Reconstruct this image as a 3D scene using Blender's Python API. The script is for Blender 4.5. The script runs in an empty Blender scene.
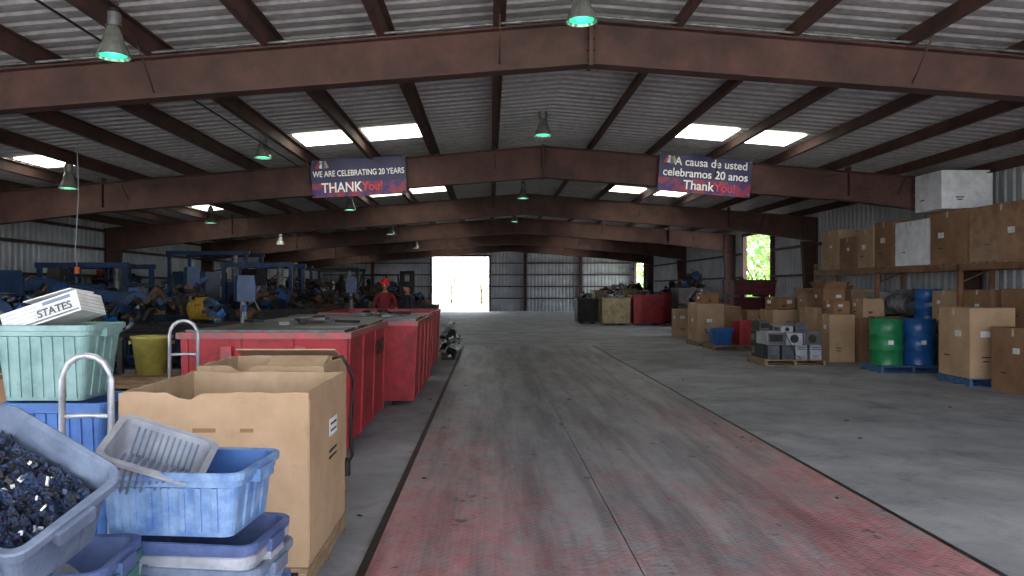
import bpy, math, random
from mathutils import Vector, Matrix, Euler
random.seed(7)
R=random.Random(11)
C=bpy.context.scene.collection
scene=bpy.context.scene
try:
    scene.view_settings.view_transform='Standard'
except Exception: pass

# ------------------------------------------------------------ materials
def M(name,c1,c2=None,scale=4,rough=.7,metal=0,bump=0,lo=.35,hi=.65,stretch=(1,1,1),emit=None,es=0,bscale=None,grime=None):
    m=bpy.data.materials.new(name); m.use_nodes=True
    n=m.node_tree.nodes; l=m.node_tree.links; b=n['Principled BSDF']
    b.inputs['Roughness'].default_value=rough; b.inputs['Metallic'].default_value=metal
    if c2 is None: c2=tuple(x*.72 for x in c1)
    tc=n.new('ShaderNodeTexCoord'); mp=n.new('ShaderNodeMapping'); mp.inputs['Scale'].default_value=stretch
    l.new(tc.outputs['Object'],mp.inputs['Vector'])
    no=n.new('ShaderNodeTexNoise'); no.inputs['Scale'].default_value=scale; no.inputs['Detail'].default_value=7; no.inputs['Roughness'].default_value=.65
    l.new(mp.outputs[0],no.inputs['Vector'])
    r=n.new('ShaderNodeValToRGB'); r.color_ramp.elements[0].position=lo; r.color_ramp.elements[1].position=hi
    r.color_ramp.elements[0].color=(*c2,1); r.color_ramp.elements[1].color=(*c1,1)
    l.new(no.outputs['Fac'],r.inputs[0]); out=r.outputs[0]
    if grime:
        g=n.new('ShaderNodeTexNoise'); g.inputs['Scale'].default_value=grime[0]; g.inputs['Detail'].default_value=9; g.inputs['Roughness'].default_value=.75; g.inputs['Distortion'].default_value=.6
        l.new(tc.outputs['Object'],g.inputs['Vector'])
        q=n.new('ShaderNodeValToRGB'); q.color_ramp.elements[0].position=grime[1]; q.color_ramp.elements[1].position=grime[2]
        q.color_ramp.elements[0].color=(*grime[3],1); q.color_ramp.elements[1].color=(1,1,1,1); l.new(g.outputs['Fac'],q.inputs[0])
        x=n.new('ShaderNodeMix'); x.data_type='RGBA'; x.blend_type='MULTIPLY'; x.inputs[0].default_value=1; l.new(out,x.inputs[6]); l.new(q.outputs[0],x.inputs[7]); out=x.outputs[2]
    l.new(out,b.inputs['Base Color'])
    if bump:
        bp=n.new('ShaderNodeBump'); bp.inputs['Strength'].default_value=bump; bp.inputs['Distance'].default_value=.02
        n2=n.new('ShaderNodeTexNoise'); n2.inputs['Scale'].default_value=bscale or scale*4; n2.inputs['Detail'].default_value=5
        l.new(mp.outputs[0],n2.inputs['Vector'])
        l.new(n2.outputs['Fac'],bp.inputs['Height']); l.new(bp.outputs[0],b.inputs['Normal'])
    if emit:
        b.inputs['Emission Color'].default_value=(*emit,1); b.inputs['Emission Strength'].default_value=es
    return m
def s(r,g,b):
    f=lambda v:(v/255)**2.2
    return (f(r),f(g),f(b))
beamM=M('rust_primer_steel',s(84,57,51),s(56,39,36),scale=2,rough=.75,bump=.1)
roofM=M('galvanised_roof_sheet',s(184,182,184),s(142,140,143),scale=9,rough=.7,lo=.3,hi=.7,stretch=(1,1.6,1),grime=(.9,.3,.5,(.8,.78,.78)))
wallM=M('painted_siding',s(190,195,200),s(158,163,168),scale=1.2,rough=.6)
skyM=M('fibreglass_skylight',(1,1,.93),(.95,.95,.85),emit=(1,.98,.82),es=5)
concM=M('concrete',s(162,163,170),s(118,119,127),scale=.9,rough=.8,bump=.12,lo=.3,hi=.7,bscale=30,grime=(1.6,.32,.5,(.58,.58,.6)))
groundM=M('gravel_yard',s(215,208,196),s(180,172,160),scale=3,rough=.95)
cardM=M('cardboard',s(180,150,122),s(158,130,102),scale=2,rough=.9,grime=(5,.3,.45,(.82,.8,.78)))
cardD=M('cardboard_dark',s(148,112,86),s(122,92,68),scale=2,rough=.9)
cardL=M('cardboard_inner',s(192,164,136),s(168,142,114),scale=3,rough=.9)
whiteW=M('white_wrap',s(232,235,240),s(200,204,212),scale=5,rough=.35,bump=.5)
filmM=M('stretch_film',s(162,124,96),s(132,100,78),scale=5,rough=.25,bump=.5)
tapeM=M('packing_tape',s(206,184,150),rough=.3)
labelM=M('paper_label',s(228,228,228),s(196,196,196),scale=8,rough=.8)
redM=M('red_painted_steel',s(164,40,50),s(116,28,38),scale=3.5,rough=.5,bump=.15,lo=.3,hi=.55,grime=(5,.32,.48,(.42,.36,.36)))
redD=M('red_rim_scuffed',s(190,78,84),s(116,92,90),scale=9,rough=.55,metal=.2)
blueT=M('blue_plastic',s(70,110,174),s(50,84,144),scale=6,rough=.45,lo=.3,hi=.6)
blueDu=M('dusty_blue_plastic',s(128,156,194),s(78,112,166),scale=9,rough=.6,lo=.35,hi=.62,grime=(7,.3,.45,(.75,.78,.82)))
blueG=M('blue_grey_plastic',s(116,128,150),s(84,95,116),scale=6,rough=.5,grime=(9,.3,.5,(.7,.7,.72)))
tealT=M('seafoam_plastic',s(138,168,166),s(110,142,142),scale=5,rough=.5,grime=(9,.3,.5,(.75,.78,.78)))
greenT=M('green_plastic',s(56,116,100),s(38,88,74),scale=6,rough=.5)
purpT=M('indigo_plastic',s(82,98,142),s(62,76,118),scale=6,rough=.5,grime=(9,.3,.5,(.7,.7,.75)))
greyT=M('grey_plastic',s(166,169,178),s(128,131,142),scale=7,rough=.55)
navyJ=M('navy_crumple',s(46,60,92),s(16,21,34),scale=22,rough=.35,bump=.8,lo=.42,hi=.6)
drumB=M('blue_drum',s(44,96,158),s(32,74,130),scale=4,rough=.35)
drumG=M('green_drum',s(40,130,82),s(28,100,62),scale=4,rough=.4)
yelM=M('yellow_plastic',s(180,168,88),s(142,132,66),scale=5,rough=.5)
woodM=M('pallet_wood',s(160,134,106),s(112,90,68),scale=5,rough=.85,stretch=(1,1,6))
bpalM=M('blue_pallet_wood',s(74,106,150),s(48,74,110),scale=6,rough=.8)
steelM=M('scrap_steel',s(144,144,148),s(80,80,82),scale=6,rough=.45,metal=.5)
plateM=M('dark_steel_plate',s(110,108,112),s(70,66,68),scale=5,rough=.5,metal=.4)
darkM=M('dark_iron',s(54,50,51),s(25,24,26),scale=5,rough=.6,metal=.3)
blackM=M('black_rubber',s(30,30,32),s(16,16,18),rough=.6)
brownS=M('rusty_scrap',s(104,72,54),s(54,40,36),scale=8,rough=.8)
machB=M('machine_blue',s(36,68,108),s(22,42,70),scale=3,rough=.5)
machY=M('machine_yellow',s(176,142,50),s(130,104,40),scale=5,rough=.5)
beigeM=M('beige_bin_steel',s(168,152,116),s(122,104,76),scale=4,rough=.6)
orangeM=M('safety_orange',s(210,90,44),s(170,66,32),rough=.6)
compM=M('computer_case_beige',s(176,180,182),s(142,146,148),scale=6,rough=.5)
compD=M('computer_case_dark',s(84,86,92),s(58,60,66),rough=.4)
tubeM=M('chrome_tube',s(204,206,212),s(150,152,160),rough=.3,metal=.4)
rackM=M('rack_orange_brown',s(138,96,68),s(94,66,48),scale=4,rough=.6)
lampM=M('prismatic_reflector',s(150,152,148),s(104,106,102),rough=.25,metal=.5)
bulbM=M('mercury_bulb',(.05,.5,.25),(.05,.5,.25),emit=(.02,.95,.42),es=1.0)
navyB=M('banner_navy',s(40,42,88),s(34,32,72),scale=3,rough=.5)
bandB=M('banner_flag_band',s(130,40,64),s(46,40,98),scale=5,rough=.5,lo=.45,hi=.55)
txtW=M('banner_white',(.8,.8,.8),(.75,.75,.75),rough=.5)
txtR=M('banner_red',s(210,60,60),s(190,50,50),rough=.5)
leafM=M('leaves',s(140,190,90),s(80,130,54),scale=3,rough=.7)
leafP=M('overexposed_leaves',s(170,190,140),s(130,155,105),scale=3,rough=.7)  # leaf colour lightened so foliage beyond the back door looks overexposed
barkM=M('bark',s(96,76,60),rough=.9)
skinM=M('skin',s(160,112,88),s(146,98,76),rough=.5)
jeanM=M('jeans',s(46,56,84),rough=.9)
shirtM=M('dark_shirt',s(40,42,54),rough=.9)
shirtR=M('maroon_shirt',s(116,34,40),rough=.9)
capM=M('red_hard_hat',s(230,36,36),s(210,30,30),rough=.35)
hairM=M('hair_black',s(26,20,18),rough=.6)

# ------------------------------------------------------------ mesh builder
class MB:
    def __init__(s_): s_.V=[];s_.F=[];s_.I=[];s_.S=[];s_.mats=[];s_.T=Matrix.Identity(4)
    def add(s_,vs,fs,mat,smooth=False):
        if mat not in s_.mats: s_.mats.append(mat)
        i=s_.mats.index(mat); o=len(s_.V)
        s_.V+= [s_.T@Vector(v) for v in vs]
        for f in fs: s_.F.append([o+k for k in f]); s_.I.append(i); s_.S.append(smooth)
    HF=[(0,3,2,1),(4,5,6,7),(0,1,5,4),(1,2,6,5),(2,3,7,6),(3,0,4,7)]
    def hexa(s_,p,mat): s_.add(p,s_.HF,mat)
    def box(s_,c,d,mat,rot=None):
        x,y,z=d[0]/2,d[1]/2,d[2]/2
        p=[Vector(q) for q in [(-x,-y,-z),(x,-y,-z),(x,y,-z),(-x,y,-z),(-x,-y,z),(x,-y,z),(x,y,z),(-x,y,z)]]
        if rot: 
            e=Euler(rot).to_matrix(); p=[e@q for q in p]
        s_.add([q+Vector(c) for q in p],s_.HF,mat)
    def lathe(s_,prof,c,mat,seg=24,rot=None,ribs=0):
        vs=[];fs=[];e=Euler(rot).to_matrix() if rot else Matrix.Identity(3)
        for r,z in prof:
            for k in range(seg):
                a=2*math.pi*k/seg; rr=r*(1+(ribs if k%2 else 0))
                vs.append(e@Vector((rr*math.cos(a),rr*math.sin(a),z))+Vector(c))
        for j in range(len(prof)-1):
            for k in range(seg):
                k2=(k+1)%seg; fs.append((j*seg+k,j*seg+k2,(j+1)*seg+k2,(j+1)*seg+k))
        s_.add(vs,fs,mat,smooth=(ribs==0))
    def cyl(s_,c,r,h,mat,seg=14,rot=None,r2=None):
        r2=r if r2 is None else r2
        s_.lathe([(0.0001,-h/2),(r,-h/2)],c,mat,seg,rot); s_.lathe([(r,-h/2),(r2,h/2)],c,mat,seg,rot); s_.lathe([(r2,h/2),(0.0001,h/2)],c,mat,seg,rot)
    def tube(s_,pts,r,mat,seg=8):
        pts=[Vector(p) for p in pts]; vs=[];fs=[]
        for i,p in enumerate(pts):
            d=(pts[min(i+1,len(pts)-1)]-pts[max(i-1,0)]).normalized()
            u=d.cross(Vector((0,0,1))); 
            if u.length<.05: u=d.cross(Vector((0,1,0)))
            u.normalize(); v=d.cross(u)
            for k in range(seg):
                a=2*math.pi*k/seg; vs.append(p+r*(math.cos(a)*u+math.sin(a)*v))
        for i in range(len(pts)-1):
            for k in range(seg):
                k2=(k+1)%seg; fs.append((i*seg+k,i*seg+k2,(i+1)*seg+k2,(i+1)*seg+k))
        fs.append(tuple(range(seg))[::-1]); fs.append(tuple((len(pts)-1)*seg+k for k in range(seg)))
        s_.add(vs,fs,mat,True)
    def tub(s_,w,d,h,mat,taper=.85,t=.01,z=0,inner=None):
        inner=inner or mat
        def ring(a,b,zz): return [(-a/2,-b/2,zz),(a/2,-b/2,zz),(a/2,b/2,zz),(-a/2,b/2,zz)]
        o0=ring(w*taper,d*taper,z);o1=ring(w,d,z+h);i1=ring(w-2*t,d-2*t,z+h);i0=ring(w*taper-2*t,d*taper-2*t,z+t)
        q=[(0,1,5,4),(1,2,6,5),(2,3,7,6),(3,0,4,7)]
        s_.add(o0+o1,q+[(3,2,1,0)],mat); s_.add(o1+i1,q,mat); s_.add(i1+i0,q+[(4,5,6,7)],inner)
    def rshell(s_,prof,mat,n=5,cap0=True,cap1=True):
        vs=[];fs=[];cnt=4*(n+1)
        for w,d,r,z in prof:
            for q,(sx,sy) in enumerate(((1,1),(-1,1),(-1,-1),(1,-1))):
                for k in range(n+1):
                    a=(q+k/n)*math.pi/2
                    vs.append((sx*(w/2-r)+r*math.cos(a),sy*(d/2-r)+r*math.sin(a),z))
        for j in range(len(prof)-1):
            for k in range(cnt): k2=(k+1)%cnt; fs.append((j*cnt+k,j*cnt+k2,(j+1)*cnt+k2,(j+1)*cnt+k))
        if cap0: fs.append(tuple(range(cnt))[::-1])
        if cap1: fs.append(tuple((len(prof)-1)*cnt+k for k in range(cnt)))
        s_.add(vs,fs,mat)
    def rim(s_,w,d,z,lw,lh,mat):
        s_.box((0,-d/2-lw/2+.002,z),(w+2*lw,lw,lh),mat); s_.box((0,d/2+lw/2-.002,z),(w+2*lw,lw,lh),mat)
        s_.box((-w/2-lw/2+.002,0,z),(lw,d,lh),mat); s_.box((w/2+lw/2-.002,0,z),(lw,d,lh),mat)
    def done(s_,name,loc=(0,0,0),rot=(0,0,0),bevel=0,parent=None):
        me=bpy.data.meshes.new(name); me.from_pydata([tuple(v) for v in s_.V],[],s_.F)
        for m in s_.mats: me.materials.append(m)
        for p,i,sm in zip(me.polygons,s_.I,s_.S): p.material_index=i; p.use_smooth=sm
        me.update(); o=bpy.data.objects.new(name,me); C.objects.link(o); o.location=loc; o.rotation_euler=rot
        if bevel:
            b=o.modifiers.new('bevel','BEVEL'); b.width=bevel; b.segments=2; b.limit_method='ANGLE'
        if parent: o.parent=parent
        return o
def text(body,size,mat,loc,rot,name,parent=None,ext=.002,align='CENTER',sx=1):
    cu=bpy.data.curves.new(name,'FONT'); cu.body=body; cu.size=size; cu.extrude=ext; cu.align_x=align
    cu.offset=size*.012
    o=bpy.data.objects.new(name+'_t',cu); C.objects.link(o); bpy.context.view_layer.update()
    me=bpy.data.meshes.new_from_object(o.evaluated_get(bpy.context.evaluated_depsgraph_get()))
    bpy.data.objects.remove(o)
    me.materials.clear(); me.materials.append(mat)
    q=bpy.data.objects.new(name,me); C.objects.link(q); q.location=loc; q.rotation_euler=rot; q.scale=(sx,1,1)
    if parent: q.parent=parent
    return q

# ------------------------------------------------------------ building shell
XL,XR,Y0,Y1=-11.6,9.8,-2.5,52.0
RX=1.05
def zr(x): return 4.6-.083*abs(x-RX)
FR=[8,15,22.5,30,37.5,45]

b=MB(); b.box(((XL+XR)/2,(Y0+Y1)/2,-.1),(XR-XL+.4,Y1-Y0,.2),concM); b.done('floor')
b=MB(); b.box((0,30,-.26),(260,260,.1),groundM); b.done('yard_ground')

def roof():
    b=MB(); pr=[(0,0),(.12,0),(.15,.024),(.22,.024),(.25,0)]
    ys=[];
    n=int((Y1-Y0+.6)/.25)
    for k in range(n):
        for (u,h) in pr[:-1]: ys.append((Y0-.4+k*.25+u,h))
    for xa,xb in ((XL-.3,RX),(RX,XR+.3)):
        vs=[];fs=[]
        for y,h in ys: vs+= [(xa,y,zr(xa)+h),(xb,y,zr(xb)+h)]
        for i in range(len(ys)-1): fs.append((2*i,2*i+1,2*i+3,2*i+2))
        b.add(vs,fs,roofM)
    b.box((RX,(Y0+Y1)/2,4.6+.06),(.5,Y1-Y0,.02),roofM)
    b.done('ceiling')
roof()

def siding(b,axis,fixed,u0,u1,z0,zt,out):
    pr=[(0,0),(.12,0),(.15,1),(.21,1),(.24,0)]; n=max(1,int(round((u1-u0)/.24))); w=(u1-u0)/n
    pts=[]
    for k in range(n):
        for (u,h) in pr[:-1]: pts.append((u0+k*w+u/.24*w,h))
    pts.append((u1,0)); vs=[];fs=[]
    for u,h in pts:
        f=fixed+out*h*.035; z1=zt(u) if callable(zt) else zt
        if axis=='x': vs+=[(f,u,z0),(f,u,z1)]
        else: vs+=[(u,f,z0),(u,f,z1)]
    for i in range(len(pts)-1): fs.append((2*i,2*i+1,2*i+3,2*i+2))
    b.add(vs,fs,wallM)
b=MB(); siding(b,'x',XL,Y0,Y1,0,zr(XL)+.02,-1)
b.done('wall_left')
b=MB(); e=zr(XR)+.02
WO=[(26.2,29.0,3.55),(47.8,50.8,3.3)]
siding(b,'x',XR,Y0,26.2,0,e,1); siding(b,'x',XR,29.0,47.8,0,e,1); siding(b,'x',XR,50.8,Y1,0,e,1)
for a,c,t in WO: siding(b,'x',XR,a,c,t,e,1)
b.done('wall_right')
DX0,DX1,DZ=-3.95,-.07,3.72
b=MB(); siding(b,'y',Y1,XL,DX0,0,lambda x:zr(x)+.02,1); siding(b,'y',Y1,DX1,XR,0,lambda x:zr(x)+.02,1); siding(b,'y',Y1,DX0,DX1,DZ,lambda x:zr(x)+.02,1)
b.done('wall_back')
# door/opening frames
b=MB()
for x in (DX0-.06,DX1+.06): b.box((x,Y1-.1,DZ/2),(.14,.18,DZ),beamM)
b.box(((DX0+DX1)/2,Y1-.1,DZ+.07),(DX1-DX0+.26,.18,.14),beamM); b.done('trim_1')
for i,(a,c,t) in enumerate(WO):
    b=MB()
    for y in (a-.05,c+.05): b.box((XR-.08,y,t/2),(.14,.1,t),beamM)
    b.box((XR-.08,(a+c)/2,t+.05),(.14,c-a+.2,.1),beamM); b.done('trim_%d'%(i+2))
# girts
b=MB()
for z in (1.1,1.95,2.75,3.3):
    b.box((XL+.1,(Y0+Y1)/2,z),(.16,Y1-Y0-.3,.07),beamM)
b.done('wall_girts_left')
b=MB()
for z in (1.1,2.0,2.9):
    for a,c in ((Y0,26.05),(29.15,47.65),(50.95,Y1-.2)):
        b.box((XR-.1,(a+c)/2,z),(.16,c-a,.07),beamM)
b.done('wall_girts_right')
b=MB()
for z in (.9,1.7,2.5,3.3):
    for a,c in ((XL+.2,DX0-.14),(DX1+.14,XR-.2)): b.box(((a+c)/2,Y1-.1,z),(c-a,.16,.07),beamM)
for x in (-8,2.4,6.2): b.box((x,Y1-.15,zr(x)/2-.1),(.2,.25,zr(x)-.25),beamM)
b.done('wall_girts_back')

# purlins
b=MB()
px=[RX+sgn*(.95+1.2*k) for sgn in (-1,1) for k in range(11)]
px=[x for x in px if XL+.2<x<XR-.2]
for x in px:
    z=zr(x)-.025
    b.box((x,(Y0+Y1)/2,z-.09),(.014,Y1-Y0-.2,.18),beamM)
    b.box((x+.035,(Y0+Y1)/2,z-.006),(.07,Y1-Y0-.2,.012),beamM)
    b.box((x-.035,(Y0+Y1)/2,z-.176),(.07,Y1-Y0-.2,.014),beamM)
b.done('roof_purlins')

# rigid frames
def frame(y):
    b=MB(); t=.014; fw=.2; D0=.46 if y<10 else .62; D1=.42 if y<10 else .58
    def seg(xa,xb,da,db):
        za,zb=zr(xa)-.205,zr(xb)-.205
        b.hexa([(xa,y-t/2,za-da),(xb,y-t/2,zb-db),(xb,y+t/2,zb-db),(xa,y+t/2,za-da),(xa,y-t/2,za),(xb,y-t/2,zb),(xb,y+t/2,zb),(xa,y+t/2,za)],beamM)
        for q0,q1,h in ((za,zb,-.016),(za-da,zb-db,.016)):
            lo0,lo1=(q0+min(h,0),q1+min(h,0)); 
            b.hexa([(xa,y-fw/2,lo0),(xb,y-fw/2,lo1),(xb,y+fw/2,lo1),(xa,y+fw/2,lo0),(xa,y-fw/2,lo0+.016),(xb,y-fw/2,lo1+.016),(xb,y+fw/2,lo1+.016),(xa,y+fw/2,lo0+.016)],beamM)
    for xe,sg in ((XL+.25,-1),(XR-.15,1)):
        xm=RX+(xe-RX)*.7
        for a,c,da,dc in ((RX,xm,D0,D1),(xm,xe,D1,.70)):
            if a<c: seg(a,c,da,dc)
            else: seg(c,a,dc,da)
        b.box((xm,y,zr(xm)-.205-.2),(.03,fw,D1),beamM)
        zt=zr(xe)-.21-.69; xo=xe; wi=.42; bw=.24; tc=t*.6
        xi0,xi1=xo-sg*bw,xo-sg*wi
        b.hexa([(min(xo,xi0),y-tc/2,0),(max(xo,xi0),y-tc/2,0),(max(xo,xi0),y+tc/2,0),(min(xo,xi0),y+tc/2,0),
                (min(xo,xi1),y-tc/2,zt),(max(xo,xi1),y-tc/2,zt),(max(xo,xi1),y+tc/2,zt),(min(xo,xi1),y+tc/2,zt)],beamM)
        b.box((xo+sg*.01,y,(zt+.69)/2),(.016,fw,zt+.69),beamM)
        p=[(xi0-.008,y-fw/2,0),(xi0+.008,y-fw/2,0),(xi0+.008,y+fw/2,0),(xi0-.008,y+fw/2,0),(xi1-.008,y-fw/2,zt),(xi1+.008,y-fw/2,zt),(xi1+.008,y+fw/2,zt),(xi1-.008,y+fw/2,zt)]
        b.hexa(p,beamM); b.box(((xo+xi0)/2,y,.012),(.34,.3,.024),beamM)
        b.box((xi1,y,zr(xi1)-.205-.34),(.014,fw,.62),beamM)
    b.box((RX,y,4.395-D0/2),(.04,fw+.02,D0+.04),beamM)
    for i in range(4):
        for dy in (-.06,.06): b.cyl((RX,y+dy,4.33-i*.12),.014,.09,darkM,6,rot=(0,math.pi/2,0))
    for x in px[::3]:
        zz=zr(x)-.205
        b.tube([(x,y-.08,zz-.38),(x,y-.5,zz+.04)],.009,beamM,5)
        b.tube([(x,y+.08,zz-.38),(x,y+.5,zz+.04)],.009,beamM,5)
    b.done('steel_roof_frame')
for y in FR: frame(y)
# skylights
for yc in (5.1,13.5,21.3,28.8,36.3,43.8):
    for xa,xb in ((-3.38,-2.42),(-2.2,-1.22),(3.32,4.28),(4.5,5.42),(-8.9,-8.35),(-8.15,-7.3)):
        b=MB(); h=.045
        za,zb=zr(xa)-h+.02,zr(xb)-h+.02
        y0,y1=yc-.5,yc+.5
        b.hexa([(xa,y0,za),(xb,y0,zb),(xb,y1,zb),(xa,y1,za),(xa,y0,za+.015),(xb,y0,zb+.015),(xb,y1,zb+.015),(xa,y1,za+.015)],skyM)
        b.done('skylight_panel')
b=MB()
b.tube([(x,7.85,zr(x)-.19) for x in (-10,-6,-2,RX,4,8)],.015,steelM,6)
b.tube([(-3.75,y,zr(-3.75)-.22) for y in (-1,10,20,30,40,50)],.012,darkM,6)
b.done('electrical_conduit')

# lamps
def lamp(x,y,zb,k=.85):
    zt=zr(x)-.2
    b=MB(); D=.17*k
    b.lathe([(.045,.28),(.06,.25),(.075,.2),(.115*k,.11),(.155*k,.04),(D,0),(D+.01,-.012),(D,-.014),(.15*k,.03),(.11*k,.11),(.06,.18)],(0,0,0),lampM,32,ribs=.035)
    b.cyl((0,0,.33),.07,.12,steelM,16); b.cyl((0,0,.41),.05,.05,darkM,12)
    b.lathe([(.0001,-.0),(.045,.02),(.06,.07),(.045,.14),(.03,.18)],(0,0,0),bulbM,16)
    b.lathe([(.0001,-.004),(.14*k,.004)],(0,0,0),bulbM,20)
    L=max(.03,zt-zb-.43)
    b.tube([(0,0,.43),(0,0,.43+L)],.01,darkM,6)
    b.tube([(0,0,.44),(.05,0,.47),(0,0,.51),(-.05,0,.47),(0,0,.44)],.006,darkM,5)
    o=b.done('high_bay_lamp',(x,y,zb))
    li=bpy.data.lights.new('glow','POINT'); li.energy=2; li.color=(.45,1,.72); li.shadow_soft_size=.1
    lo=bpy.data.objects.new('glow',li); C.objects.link(lo); lo.parent=o; lo.location=(0,0,-.08)
for x,y,z in ((-3.47,7.0,3.74),(.88,7.3,4.17),(-3.85,12.9,3.82),(.9,12.9,4.2),(-7.15,12.9,3.3),(-7.35,20,3.32),(-3.5,19,3.56),(.9,20.7,4.05),
              (-8,29,3.28),(-3.5,26.8,3.5),(.9,28,4.05),(.9,38.5,4.05),(-3.5,36,3.5)):
    lamp(x,y,z)

# banners
def banner(xc,zc,w,h,tilt,lines,name='hanging_banner'):
    b=MB(); nx,nz=24,8; vs=[];fs=[]
    def P(i,j,off): 
        u=i/nx-.5; v=j/nz-.5
        return (u*w,off+.012*math.sin(u*16+v*3),v*h)
    for off in (0,.006):
        vs+=[P(i,j,off) for j in range(nz+1) for i in range(nx+1)]
    for j in range(nz):
        for i in range(nx):
            a=j*(nx+1)+i; fs.append((a,a+1,a+nx+2,a+nx+1))
    lowf=[f for k,f in enumerate(fs) if k//nx<3]; hif=[f for k,f in enumerate(fs) if k//nx>=3]
    b.add(vs[:(nx+1)*(nz+1)],lowf,bandB,True); b.add(vs[:(nx+1)*(nz+1)],hif,navyB,True)
    b.add(vs[(nx+1)*(nz+1):],[f[::-1] for f in fs],navyB,True)
    for sx in (-1,1):
        for sz in (-1,1):
            b.lathe([(.012,-.004),(.024,0),(.012,.004)],(sx*(w/2-.05),-.012,sz*(h/2-.05)),steelM,12,rot=(math.pi/2,0,0))
        b.tube([(sx*(w/2-.05),0,h/2-.05),(sx*(w/2+.03),.03,h/2+.02)],.006,labelM,5)
    o=b.done(name,(xc,14.84,zc),(0,tilt,0))
    for body,sz,x,z,m,sxx in lines:
        text(body,sz,m,(x,-.022,z),(math.pi/2,0,0),'lettering',parent=o,sx=sxx)
    return o
o=banner(-2.56,3.77,1.84,.74,-.05,[("WE ARE CELEBRATING 20 YEARS",.16,0,.03,txtW,.76),("THANK",.27,-.34,-.28,txtW,.85),("You!",.25,.26,-.27,txtR,.85)])
o2=banner(4.2,3.8,1.82,.74,.083,[("A causa de usted",.22,.10,.16,txtW,.94),("celebramos 20 anos",.22,0,-.06,txtW,.94),("Thank",.25,-.12,-.3,txtW,.95),("You!",.23,.4,-.3,txtR,.95)])
for oo,zz in ((o2,.24),(o,.25)):
    b=MB()
    for k,m in enumerate((redM,txtW,drumB,yelM)): b.box((-.78+.05*k,-.03,zz+.015*(k%2)),(.06,.006,.14),m,rot=(0,.5-.3*k,0))
    b.done('flag_emblem',parent=oo)

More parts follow.
